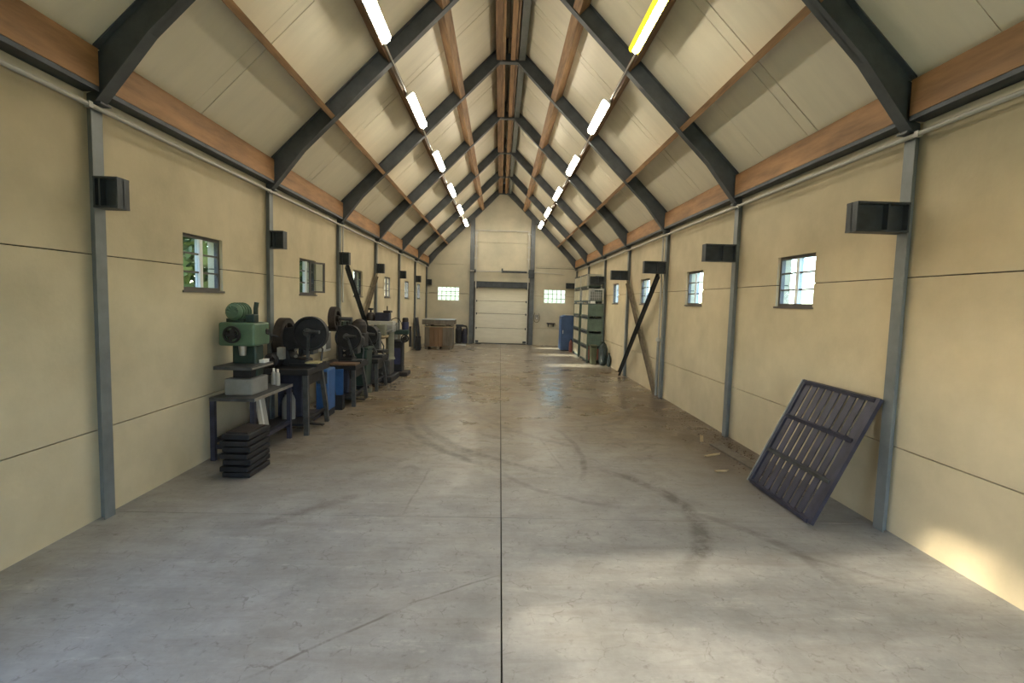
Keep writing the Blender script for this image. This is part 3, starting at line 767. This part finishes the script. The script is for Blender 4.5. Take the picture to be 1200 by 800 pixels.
# jars on the bench
for i, (x, y) in enumerate(((-2.55, 5.82), (-2.62, 5.88))):
    tt = thing('spray_can', 'small pale can at the far end of the low bench, %s' % ('nearer the aisle' if i == 0 else 'nearer the wall'), 'can', (x, y, .636), 0, 'pale cans on the low bench')
    obj('body', MB().lathe([(0, 0), (.026, 0), (.026, .13), (.012, .155), (0, .155)], (0, 0, 0), 'z', 14), M['conduit'], tt)
    obj('cap', MB().lathe([(.014, .15), (.014, .185), (0, .19)], (0, 0, 0), 'z', 10), M['white_pl'], tt)
# stack of cast plates
for i in range(7):
    q = box(-.13, .12, -.22, .22, 0, .045) if i % 2 else box(-.12, .13, -.20, .20, 0, .045)
    o = obj('cast_plate', q, M['iron'], bevel=.006); o.location = (-2.39, 4.76, .005+.058*i); o.rotation_euler = (0, 0, R(random.uniform(-2, 2)))
    obj('spacer', box(-.10, .10, -.16, .16, .0452, .0575), M['iron_brown'], o)
    tag(o, ['dark cast plate at the bottom of the stack by the bench', 'second dark cast plate from the floor in the bench stack', 'third dark cast plate from the floor in the bench stack', 'middle dark cast plate of the stack by the bench',
            'third dark cast plate from the top in the bench stack', 'second dark cast plate from the top in the bench stack', 'topmost dark cast plate of the stack by the bench'][i], 'plate', 'dark plates stacked by the bench')

# green milling machine standing on the bench
t = thing('milling_machine', 'green-painted bench machine with motor on top, at the left edge', 'machine', (-2.65, 5.36, .636))
obj('base', box(-.15, .13, -.20, .16, 0, .17), M['grey_paint'], t, bevel=.015)
obj('column', box(-.16, .09, -.02, .15, .17, .50), M['green_dark'], t, bevel=.02)
obj('head', box(-.20, .155, -.20, .15, .50, .735), M['green'], t, bevel=.02)
obj('motor', MB().lathe([(0, -.14), (.06, -.14), (.085, -.11), (.085, .10), (.06, .13), (0, .13)], (-.08, -.02, .84), 'y', 18), M['green'], t)
gm = [c for c in t.children if c.name.startswith('motor')][-1]
for k in range(4): obj('cooling_fin', MB().lathe([(.085, -.004), (.094, -.004), (.094, .004), (.085, .004)], (-.08, -.10+.05*k, .84), 'y', 18, True), M['green'], gm)
obj('motor_mount', box(-.16, .02, -.12, .08, .735, .77), M['green_dark'], t)
obj('lifting_eye', MB().tube([(.09, -.02, .73), (.09, -.02, .88), (.10, -.02, .94)], .024, 8), M['green_dark'], t)
obj('switch_housing', box(.04, .13, -.14, -.04, .735, .82), M['green_dark'], t, bevel=.01)
spoked_wheel('handwheel', t, (-.03, -.27, .62), .085, 'y', .022, M['iron'], 4, .018)
obj('handwheel_shaft', MB().tube([(-.03, -.27, .62), (-.03, -.19, .62)], .014, 8), M['steel_bright'], t)
obj('table', box(-.20, .17, -.30, .20, .27, .305), M['iron_grey'], t, bevel=.004)
obj('table_knee', box(-.10, .08, -.12, .0, .17, .27), M['iron'], t)
obj('table_slot', box(.17, .176, -.28, .18, .278, .292), M['steel_bright'], t)
obj('quill', MB().tube([(.0, -.12, .50), (.0, -.12, .40)], .04, 12, .03), M['steel_bright'], t)
obj('lever', MB().tube([(.15, .06, .62), (.25, .12, .58)], .010, 6), M['iron'], t)
obj('lever_knob', MB().lathe([(0, -.03), (.022, -.015), (.022, .015), (0, .03)], (.16, .07, .64), 'z', 12), M['iron_brown'], t)
tag(obj('small_box', box(-2.59, -2.51, 5.40, 5.52, .9425, .968), M['paper']), 'small white box lying on the table of the green bench machine', 'box')
obj('lid', box(-2.592, -2.508, 5.398, 5.522, .968, .976), M['paper'], bpy.data.objects['small_box'])

# tapered green pedestal machine
t = thing('pedestal_machine', 'tapered dark green pedestal machine with rounded grey top', 'machine', (-2.46, 8.80, 0))
g = MB(); g.prism([(-.22, .10), (.17, .10), (.20, .78), (-.20, .78)], -.19, .19, 'y'); obj('pedestal', g, M['green_dark'], t, bevel=.02)
for y in (-.17, .17):
    for x in (-.17, .14): obj('foot', box(x-.05, x+.05, y-.05, y+.05, 0, .10), M['olive'], t)
obj('table', box(-.22, .22, -.21, .21, .78, .82), M['green_dark'], t, bevel=.005)
obj('gearbox', box(-.18, .14, -.15, .15, .82, 1.06), M['iron'], t, bevel=.02)
obj('motor_cap', MB().lathe([(.115, 0), (.12, .02), (.12, .14), (.10, .20), (.05, .235), (0, .245)], (.02, 0, 1.05), 'z', 22), M['iron_brown'], t)
obj('side_gear', MB().lathe([(0, -.03), (.10, -.03), (.11, 0), (.10, .03), (0, .03)], (.06, -.19, .93), 'y', 20), M['iron_grey'], t)
obj('rear_plate', box(-.26, -.20, -.20, .16, .60, 1.25), M['green_dark'], t)
obj('pump_stub', MB().tube([(-.12, -.02, 1.06), (-.12, -.02, 1.28)], .03, 10), M['iron_grey'], t)
obj('drip_tray', box(.0, .24, -.22, .0, .14, .18), M['iron'], t)

# radial drill: olive column, pale arm, dark motors
t = thing('radial_drill', 'drilling machine with olive column, pale arm and dark motors on top', 'machine', (-2.44, 10.40, 0))
obj('base_plate', box(-.30, .30, -.42, .40, 0, .12), M['iron'], t, bevel=.02)
obj('base_casting', box(-.24, .22, -.20, .26, .12, .42), M['iron_grey'], t, bevel=.03)
obj('column', MB().lathe([(.11, .42), (.085, .48), (.085, 1.12), (0, 1.12)], (.16, .10, 0), 'z', 20), M['olive'], t)
obj('arm', box(-.24, .26, -.12, .16, 1.12, 1.20), M['conduit'], t, bevel=.015)
obj('arm_bracket', box(.02, .26, -.16, .20, .98, 1.12), M['grey_paint'], t, bevel=.02)
obj('gear_motor', box(-.11, .18, -.09, .11, 1.202, 1.37), M['navy'], t, bevel=.02)
obj('motor_cap', box(.06, .20, -.10, .12, 1.37, 1.41), M['iron_brown'], t, bevel=.01)
obj('rear_motor', MB().lathe([(0, 0), (.085, 0), (.09, .03), (.085, .12), (.06, .16), (.0, .17)], (-.21, .0, 1.202), 'z', 16), M['iron_brown'], t)
obj('motor_knob', MB().lathe([(.02, 0), (.02, .04), (.055, .05), (.055, .08), (0, .085)], (-.21, .0, 1.37), 'z', 14), M['iron'], t)
obj('lifting_screw', MB().tube([(.12, .0, 1.40), (.12, .0, 1.50)], .010, 6), M['iron'], t)
obj('spindle_head', box(-.02, .16, -.34, -.14, .92, 1.14), M['olive'], t, bevel=.02)
obj('round_table', MB().lathe([(0, -.05), (.05, -.05), (.17, -.015), (.18, 0), (.18, .03), (0, .03)], (.02, -.22, .90), 'z', 24), M['tan'], t)
obj('spindle', MB().tube([(.02, -.22, .92), (.02, -.22, 1.16)], .02, 8), M['steel_bright'], t)
obj('lower_table', MB().lathe([(0, -.04), (.10, -.04), (.15, 0), (.15, .025), (0, .025)], (.06, -.24, .62), 'z', 24), M['iron_grey'], t)
obj('feed_lever', MB().tube([(.16, -.3, 1.0), (.30, -.34, 1.06)], .008, 6), M['steel_bright'], t)
obj('brace_foot', MB().bar((.10, -.26, .12), (.14, .0, .52), .08, .05, (1, 0, 0)), M['iron_grey'], t)

# pillar drill with handwheel
t = thing('pillar_drill', 'dark pillar drill with handwheel and blue motor, last machine of the row', 'machine', (-2.20, 11.15, 0))
obj('base', box(-.26, .20, -.24, .20, 0, .09), M['iron_brown'], t, bevel=.02)
obj('pedestal', box(-.18, .07, -.16, .14, .09, .74), M['iron'], t, bevel=.02)
obj('cover_plate', box(-.12, .04, -.172, -.16, .25, .60), M['blue_motor'], t)
obj('table', box(-.20, .12, -.20, .16, .74, .78), M['iron_grey'], t, bevel=.005)
obj('column', MB().tube([(-.10, .05, .78), (-.10, .05, 1.02)], .045, 14), M['steel_bright'], t)
obj('head', box(-.20, .20, -.14, .12, .89, .99), M['green_dark'], t, bevel=.02)
obj('motor', MB().lathe([(0, 0), (.07, 0), (.075, .02), (.075, .17), (0, .17)], (.11, .0, .99), 'z', 18), M['blue_motor'], t)
obj('motor_cap', MB().lathe([(.065, 0), (.065, .07), (.05, .09), (0, .095)], (.11, .0, 1.16), 'z', 18), M['iron_brown'], t)
obj('switch_box', box(-.14, -.03, -.16, -.06, .98, 1.14), M['grey_paint'], t, bevel=.01)
obj('gear_cover', box(-.24, -.15, -.12, .08, .92, 1.16), M['iron'], t, bevel=.015)
spoked_wheel('handwheel', t, (.14, -.22, .815), .085, 'y', .025, M['iron'], 3, .026)
obj('wheel_shaft', MB().tube([(.14, -.22, .815), (.14, .0, .86), (.14, .05, .92)], .016, 8), M['iron'], t)
obj('quill', MB().tube([(-.0, -.06, .90), (-.0, -.06, .80)], .025, 10), M['steel_bright'], t)
obj('hose', MB().tube([(-.20, -.06, 1.14), (-.17, -.05, 1.21), (-.10, -.04, 1.24), (-.02, -.02, 1.22), (.02, .0, 1.14), (.05, .0, 1.02)], .008, 6), M['rubber'], t)
obj('side_bracket', box(.19, .23, .0, .10, .62, 1.06), M['iron'], t)
obj('cable', MB().tube([(-.36, -.15, .48), (-.25, -.17, .45), (-.12, -.18, .46)], .008, 6), M['rubber'], t)

# ------------------------------------------------------------------ far left corner
t = thing('shipping_crate', 'brown wooden crate with overhanging lid by the end wall', 'crate', (-2.09, 17.55, 0))
cw, cd = .46, .40
for x in (-.40, 0, .40): obj('skid', box(x-.05, x+.05, -cd, cd, 0, .09), M['crate_grey'], t)
obj('floor_board', box(-cw, cw, -cd, cd, .09, .115), M['crate'], t)
for i in range(6):
    a = -cw+.02+(2*cw-.04)/6*i
    obj('board', box(a+.003, a+(2*cw-.04)/6-.003, -cd-.02, -cd+.0, .115, .74), M['crate_grey'] if i in (0, 4, 5) else M['crate'], t)
    obj('board', box(a+.003, a+(2*cw-.04)/6-.003, cd-.0, cd+.02, .115, .74), M['crate'], t)
for s in (-1, 1):
    for i in range(5):
        a = -cd+(2*cd)/5*i; obj('board', box(*sorted((s*cw, s*(cw-.02))), a+.003, a+2*cd/5-.003, .115, .74), M['crate_grey'], t)
obj('rim', box(-cw-.01, cw+.01, -cd-.03, cd+.03, .74, .77), M['tan'], t)
clid = obj('lid', box(-cw-.08, cw+.06, -cd-.06, cd+.06, .83, .99), M['crate_grey'], t, bevel=.01)
for x in (-.3, .3): obj('lid_batten', box(x-.05, x+.05, -cd, cd, .77, .83), M['crate_grey'], clid)
obj('lid_sheet', box(-cw-.09, cw+.07, -cd-.07, cd+.07, .99, 1.005), M['galv'], clid)
t = thing('steel_sheet', 'dark blue sheet leaning upright on the left wall beside the crate', 'sheet', (-2.80, 17.3, 0))
obj('sheet_panel', MB().bar((.08, 0, .01), (-.04, 0, 1.05), .60, .02, (1, 0, 0)), M['navy'], t)
obj('frame_edge', MB().bar((.105, -.31, .01), (-.015, -.31, 1.05), .03, .04, (1, 0, 0)), M['steel_dark'], t)
tag(obj('dark_carton', box(-2.76, -2.62, 16.62, 16.87, 0, .45), M['iron'], bevel=.01), 'small black carton between leaning sheet and crate', 'carton')
obj('flap', box(-2.76, -2.62, 16.61, 16.74, .45, .46), M['iron'], bpy.data.objects['dark_carton'])
t = thing('pump_unit', 'dark two-cylinder pump unit between the crate and the shutter door', 'machine', (-1.48, 19.2, 0))
obj('skid_plate', box(-.20, .20, -.22, .22, .0, .05), M['galv'], t)
obj('tank', MB().lathe([(0, .06), (.11, .06), (.13, .10), (.13, .58), (.09, .68), (0, .70)], (-.09, -.02, 0), 'z', 18), M['iron'], t)
obj('tank', MB().lathe([(0, .06), (.09, .06), (.10, .10), (.10, .50), (.07, .60), (0, .62)], (.13, .04, 0), 'z', 18), M['navy'], t)
obj('cross_head', box(-.20, .08, -.10, .06, .68, .76), M['steel_dark'], t, bevel=.01)
obj('outlet_pipe', MB().tube([(.06, .0, .72), (.18, .0, .70), (.21, .0, .60), (.21, .0, .40)], .03, 8), M['iron'], t)

# ------------------------------------------------------------------ right side
t = thing('steel_cabinet', 'blue steel cabinet with sloping top near the right end-wall window', 'cabinet', (2.34, 18.08, 0))
g = MB(); g.prism([(-.24, .03), (.24, .03), (.24, 1.24), (-.10, 1.24), (-.24, 1.19)], -.32, .32, 'y'); obj('carcass', g, M['blue_cab'], t, bevel=.008)
cdoor = obj('door', box(-.22, .22, -.332, -.32, .08, 1.12), M['blue_cab'], t, bevel=.004)
obj('handle', box(-.19, -.17, -.35, -.332, .60, .72), M['galv'], cdoor)
obj('top_cap', box(-.10, .24, -.325, .325, 1.24, 1.25), M['conduit'], t)
obj('plinth', box(-.22, .22, -.30, .30, 0, .03), M['iron'], t)
obj('lit_side_panel', box(-.252, -.24, -.28, .28, .10, 1.10), M['blue'], t)  # brighter blue stands for the light falling on this side
t = thing('wall_shelf', 'thin dark shelf on the end wall left of the blue cabinet', 'shelf', (1.98, Y1, 0))
obj('shelf_board', box(-.20, .12, -.20, 0, .84, .88), M['navy'], t)
for x in (-.14, .06): obj('bracket', MB().bar((x, -.14, .835), (x, -.01, .74), .03, .03, (1, 0, 0)), M['steel_dark'], t)

def stillage(loc, label, m_end, m_side, first, mesh_sides=False):
    t = thing('box_pallet', label, 'pallet', loc, 0, 'stacked steel box pallets')
    W, L_, H = .215, .61, .415
    obj('base', box(-W, W, -L_, L_, .06, .085), M['still'], t)
    for x in (-W+.02, W-.02):
        for y in (-L_+.02, L_-.02):
            obj('corner_post', box(x-.02, x+.02, y-.02, y+.02, .0, H), M['still'] if not mesh_sides else M['galv'], t)
    for y in (-L_, L_-.012):
        g = MB()
        if mesh_sides:
            for k in range(7): g.box(-W+.05+k*.055, -W+.058+k*.055, y, y+.008, .09, H-.03)
            for z in (.16, .24, .32): g.box(-W+.04, W-.04, y, y+.008, z, z+.008)
        else:
            g.box(-W+.04, W-.04, y, y+.010, .085, H-.02); g.box(-W+.04, W-.04, y-.008, y+.018, .22, .245)
        obj('end_panel', g, M[m_end], t)
    for s in (-1, 1):   # ribbed side panels
        obj('side_sheet', box(*sorted((s*(W-.03), s*(W-.045))), -L_+.04, L_-.04, .09, H-.03), M['still'], t)
        for k in range(4):
            a = -L_+.06+(2*L_-.12)/4*k
            obj('side_rib', box(*sorted((s*W, s*(W-.028))), a+.05, a+(2*L_-.12)/4-.05, .09, H-.035), M[m_side], t)
        obj('side_rail', box(*sorted((s*(W-.03), s*(W+.006))), -L_+.04, L_-.04, H-.03, H), M['steel_dark'], t)
        obj('side_skid', box(*sorted((s*(W-.05), s*(W-.005))), -L_+.04, L_-.04, .02, .06), M['steel_dark'], t)
    for y in (-L_+.02, L_-.02): obj('end_rail', box(-W+.04, W-.04, y-.018, y+.018, H-.04, H-.004), M['steel_dark'] if not mesh_sides else M['galv'], t)
    return t
tier = ['bottom', 'second', 'third', 'fourth', 'fifth', 'topmost']
for c, (yc, nm) in enumerate(((15.22, 'nearer'), (16.49, 'farther'))):
    for i in range(6):
        stillage((2.635, yc - (.29 if c == 0 and i < 5 else 0), .418*i), '%s %s box pallet of the %s stack on the right' % (tier[i], 'green steel' if i < 4 else 'open mesh', nm),
                 'red' if (i == 0 and c == 0) else ('still' if i < 4 else 'galv'), 'still_sunlit', i == 0 and c == 0, i >= 4)
    # goods inside the mesh pallets
for i in (4, 5):
    for c, yc in enumerate((15.22, 16.49)):
        o = obj('carton', box(-.16, .16, -.50, .46, 0, .24), M['grey_paint'], bevel=.01); o.location = (2.635, yc - (.29 if c == 0 and i < 5 else 0), .418*i+.087)
        obj('tape', box(-.03, .03, -.502, .462, .2405, .243), M['tan'], o)
        tag(o, 'grey carton inside the %s mesh pallet of the %s stack' % (tier[i], ('nearer', 'farther')[c]), 'carton', 'cartons in the mesh pallets')
t = thing('paper_label', 'white paper label on the end of the nearer green stack', 'label', (2.50, 14.545, 1.70))
obj('sheet', box(-.05, .09, -.005, -.001, -.05, .02), M['paper'], t)
bpy.data.objects['paper_label'].location = (2.52, 14.31, 1.72)
t = thing('waste_bin', 'narrow olive green bin in front of the box pallets', 'bin', (2.55, 14.03, 0))
g = MB(); g.prism([(-.075, .0), (.075, .0), (.09, .50), (-.09, .50)], -.12, .12, 'y'); obj('body', g, M['olive_bin'], t, bevel=.02)
obj('lid', box(-.097, .097, -.135, .135, .50, .535), M['olive_bin'], t, bevel=.01)
obj('handle', MB().tube([(-.07, -.14, .50), (-.07, -.165, .48), (.07, -.165, .48), (.07, -.14, .50)], .008, 6), M['iron'], t)
obj('rib', box(-.01, .01, -.128, -.118, .05, .48), M['olive_bin'], t)
def sack(name, label, loc, sx, sy, sz, seed):
    rnd = random.Random(seed)
    bm = bmesh.new(); bmesh.ops.create_icosphere(bm, subdivisions=4, radius=1)
    from mathutils import noise as N_
    for v in bm.verts:
        d = v.co.copy(); n = N_.noise(d*1.7+Vector((seed, 0, 0)))*.16 + N_.noise(d*4.5+Vector((0, seed, 0)))*.07
        k = 1+n; z = d.z
        wid = 1.0 if z < 0 else 1.0-.35*z*z
        if z > .8: wid *= .9
        sg = lambda a: math.copysign(abs(a)**.7, a)
        v.co = Vector((sg(d.x)*sx*k*wid, sg(d.y)*sy*k*wid, max(0, (sg(z)*.5+.5)*sz*(1+n*.4))))
    me = bpy.data.meshes.new(name); bm.to_mesh(me); bm.free()
    for p in me.polygons: p.use_smooth = True
    me.materials.append(M['sack'])
    o = bpy.data.objects.new(name, me); COL.objects.link(o); o.location = loc
    tag(o, label, 'sack')
    return o
s_ = sack('plastic_sack', 'bulky black-green plastic sack slumped before the box pallets', (2.76, 13.70, .002), .125, .14, .62, 3)
obj('tied_neck', MB().lathe([(.02, 0), (.03, .02), (.05, .06), (.03, .08), (0, .08)], (-.02, 0, .60), 'z', 12), M['sack'], s_)
s_ = sack('plastic_sack', 'small black sack against the right wall beside the bigger sack', (2.872, 13.44, .002), .045, .09, .33, 8)
obj('tied_neck', MB().lathe([(.012, 0), (.018, .01), (.03, .04), (0, .05)], (0, 0, .315), 'z', 10), M['sack'], s_)
t = thing('fire_extinguisher', 'red extinguisher with dark hose standing behind the box pallets', 'extinguisher', (2.40, 17.42, 0))
obj('cylinder', MB().lathe([(0, 0), (.055, 0), (.06, .02), (.06, .30), (.04, .36), (.02, .39), (.02, .41), (0, .41)], (0, 0, 0), 'z', 18), M['red'], t)
obj('valve', box(-.02, .02, -.02, .06, .41, .44), M['iron'], t)
obj('hose', MB().tube([(.0, .05, .43), (.06, .06, .38), (.075, .03, .24), (.07, .0, .12)], .012, 6), M['rubber'], t)

# dark framed rack leaning at the right edge
t = thing('leaning_rack', 'dark navy slatted metal rack leaning against the right wall', 'rack', (2.37, 4.225, 0))
A = Vector((0, 0, .0)); B = Vector((.47, 0, .98)); dn = (B-A)
def at_(y, k): return A + dn*k + Vector((0, y, .015))
for y in (-.47, .47): obj('stile', MB().bar(at_(y, 0), at_(y, 1), .04, .03, (1, 0, 0)), M['navy'], t)
for k in (.015, .33, .66, .985): obj('cross_bar', MB().bar(at_(-.45, k), at_(.45, k), .05, .03, (0, 0, 1)), M['iron_grey'] if .02 < k < .5 else M['navy'], t)
for i in range(9):
    y = -.40+.8*i/8; p = MB(); p.bar(at_(y, .02)-Vector((0, 0, .0)), at_(y, .98), .07, .008, (1, 0, 0)); obj('slat', p, M['navy'], t)
obj('edge_trim', MB().bar(at_(.493, 0)+Vector((-.012, 0, .0)), at_(.493, 1)+Vector((-.012, 0, 0)), .008, .03, (1, 0, 0)), M['steel_bright'], t)

# litter on the floor under the right-hand wall
g = MB()
for k in range(420):
    x = 2.85-abs(random.gauss(0, .22)); y = random.uniform(4.3, 8.2) if k % 3 else random.gauss(5.6, .5)
    r_ = random.uniform(.006, .02); a = random.uniform(0, PI); zt = random.uniform(.003, .010)
    c, s = math.cos(a)*r_, math.sin(a)*r_*.6
    g.raw([(x-c, y-s, .001), (x+s, y-c*.5, zt), (x+c, y+s, .001), (x-s, y+c*.5, zt*.7), (x, y, .0005)], [(0, 1, 2), (0, 2, 3), (0, 4, 1), (1, 4, 2), (2, 4, 3), (3, 4, 0)])
o = obj('leaf_litter', g, M['litter'], kind='stuff'); o['label'] = 'dry dark litter scattered along the right wall foot'; o['category'] = 'litter'
for i, (x, y, l, a, nm) in enumerate(((2.36, 5.55, .22, .5, 'pale wood splinter on the dirty floor by the nearest right post'), (2.52, 6.25, .30, 1.2, 'longer pale wood strip on the dirty floor by the right wall'), (2.22, 5.0, .12, .2, 'short pale chip of wood near the leaning rack'))):
    o = obj('wood_scrap', MB().bar((-l/2, 0, .008), (l/2, 0, .008), .035, .012), M['tan']); o.location = (x, y, 0); o.rotation_euler = (0, 0, a); tag(o, nm, 'scrap')
    obj('splinter', MB().bar((l/2-.01, .008, .008), (l/2+.04, .014, .008), .008, .007), M['tan'], o)
# board lying along the wall foot
o = obj('floor_board', box(-.07, .07, -.55, .55, 0, .018), M['crate_grey']); o.location = (2.62, 5.45, 0.001); o.rotation_euler = (0, 0, R(4))
tag(o, 'dirty brown board lying along the right wall foot', 'board'); obj('thin_strip', box(-.075, .075, -.5, -.44, .018, .032), M['crate_grey'], o)

# ------------------------------------------------------------------ outside the left wall: trees seen through windows, one added unseen
def bush(loc, label, sx, sy, h, n, seed):
    rnd = random.Random(seed)
    t = thing('hedge_tree', label, 'tree', loc, 0, 'trees outside the left windows')
    g = MB()
    for k in range(n):
        while True:
            p = Vector((rnd.uniform(-1, 1), rnd.uniform(-1, 1), rnd.uniform(-1, 1)))
            if .45 < p.length < 1: break
        c = Vector((p.x*sx, p.y*sy, h*.55+p.z*h*.48)); r_ = rnd.uniform(.07, .14)
        a = Vector((rnd.gauss(0, 1), rnd.gauss(0, 1), rnd.gauss(0, 1))).normalized(); b = a.cross(Vector((rnd.gauss(0, 1), rnd.gauss(0, 1), rnd.gauss(0, 1)))).normalized()
        g.raw([c-a*r_, c+b*r_*.5, c+a*r_, c-b*r_*.5], [(0, 1, 2, 3)])
    f = obj('foliage', g, M['leaf'], t); f['kind'] = 'stuff'
    obj('trunk', MB().tube([(0, 0, -.22), (.05, 0, h*.3), (0, .05, h*.7)], .10, 8, .04), M['bark'], t)
for i, (x, y, sx, sy, h, n_) in enumerate(((-4.40, 5.25, .9, 1.1, 4.2, 5200), (-4.45, 8.0, .95, 1.15, 4.4, 5200), (-4.40, 11.05, .9, 1.42, 4.2, 10000), (-5.3, 1.9, 1.0, 1.3, 4.0, 2200))):  # last tree is unseen, added to thin the sun patch by the entrance
    bush((x, y, 0), ['leafy tree beyond the left wall beside the nearest machine', 'leafy tree seen through the nearest left window', 'leafy tree seen through the left window with the open casement', 'added unseen sparse tree thinning the sun through the added left opening'][i], sx, sy, h, n_, 40+i)
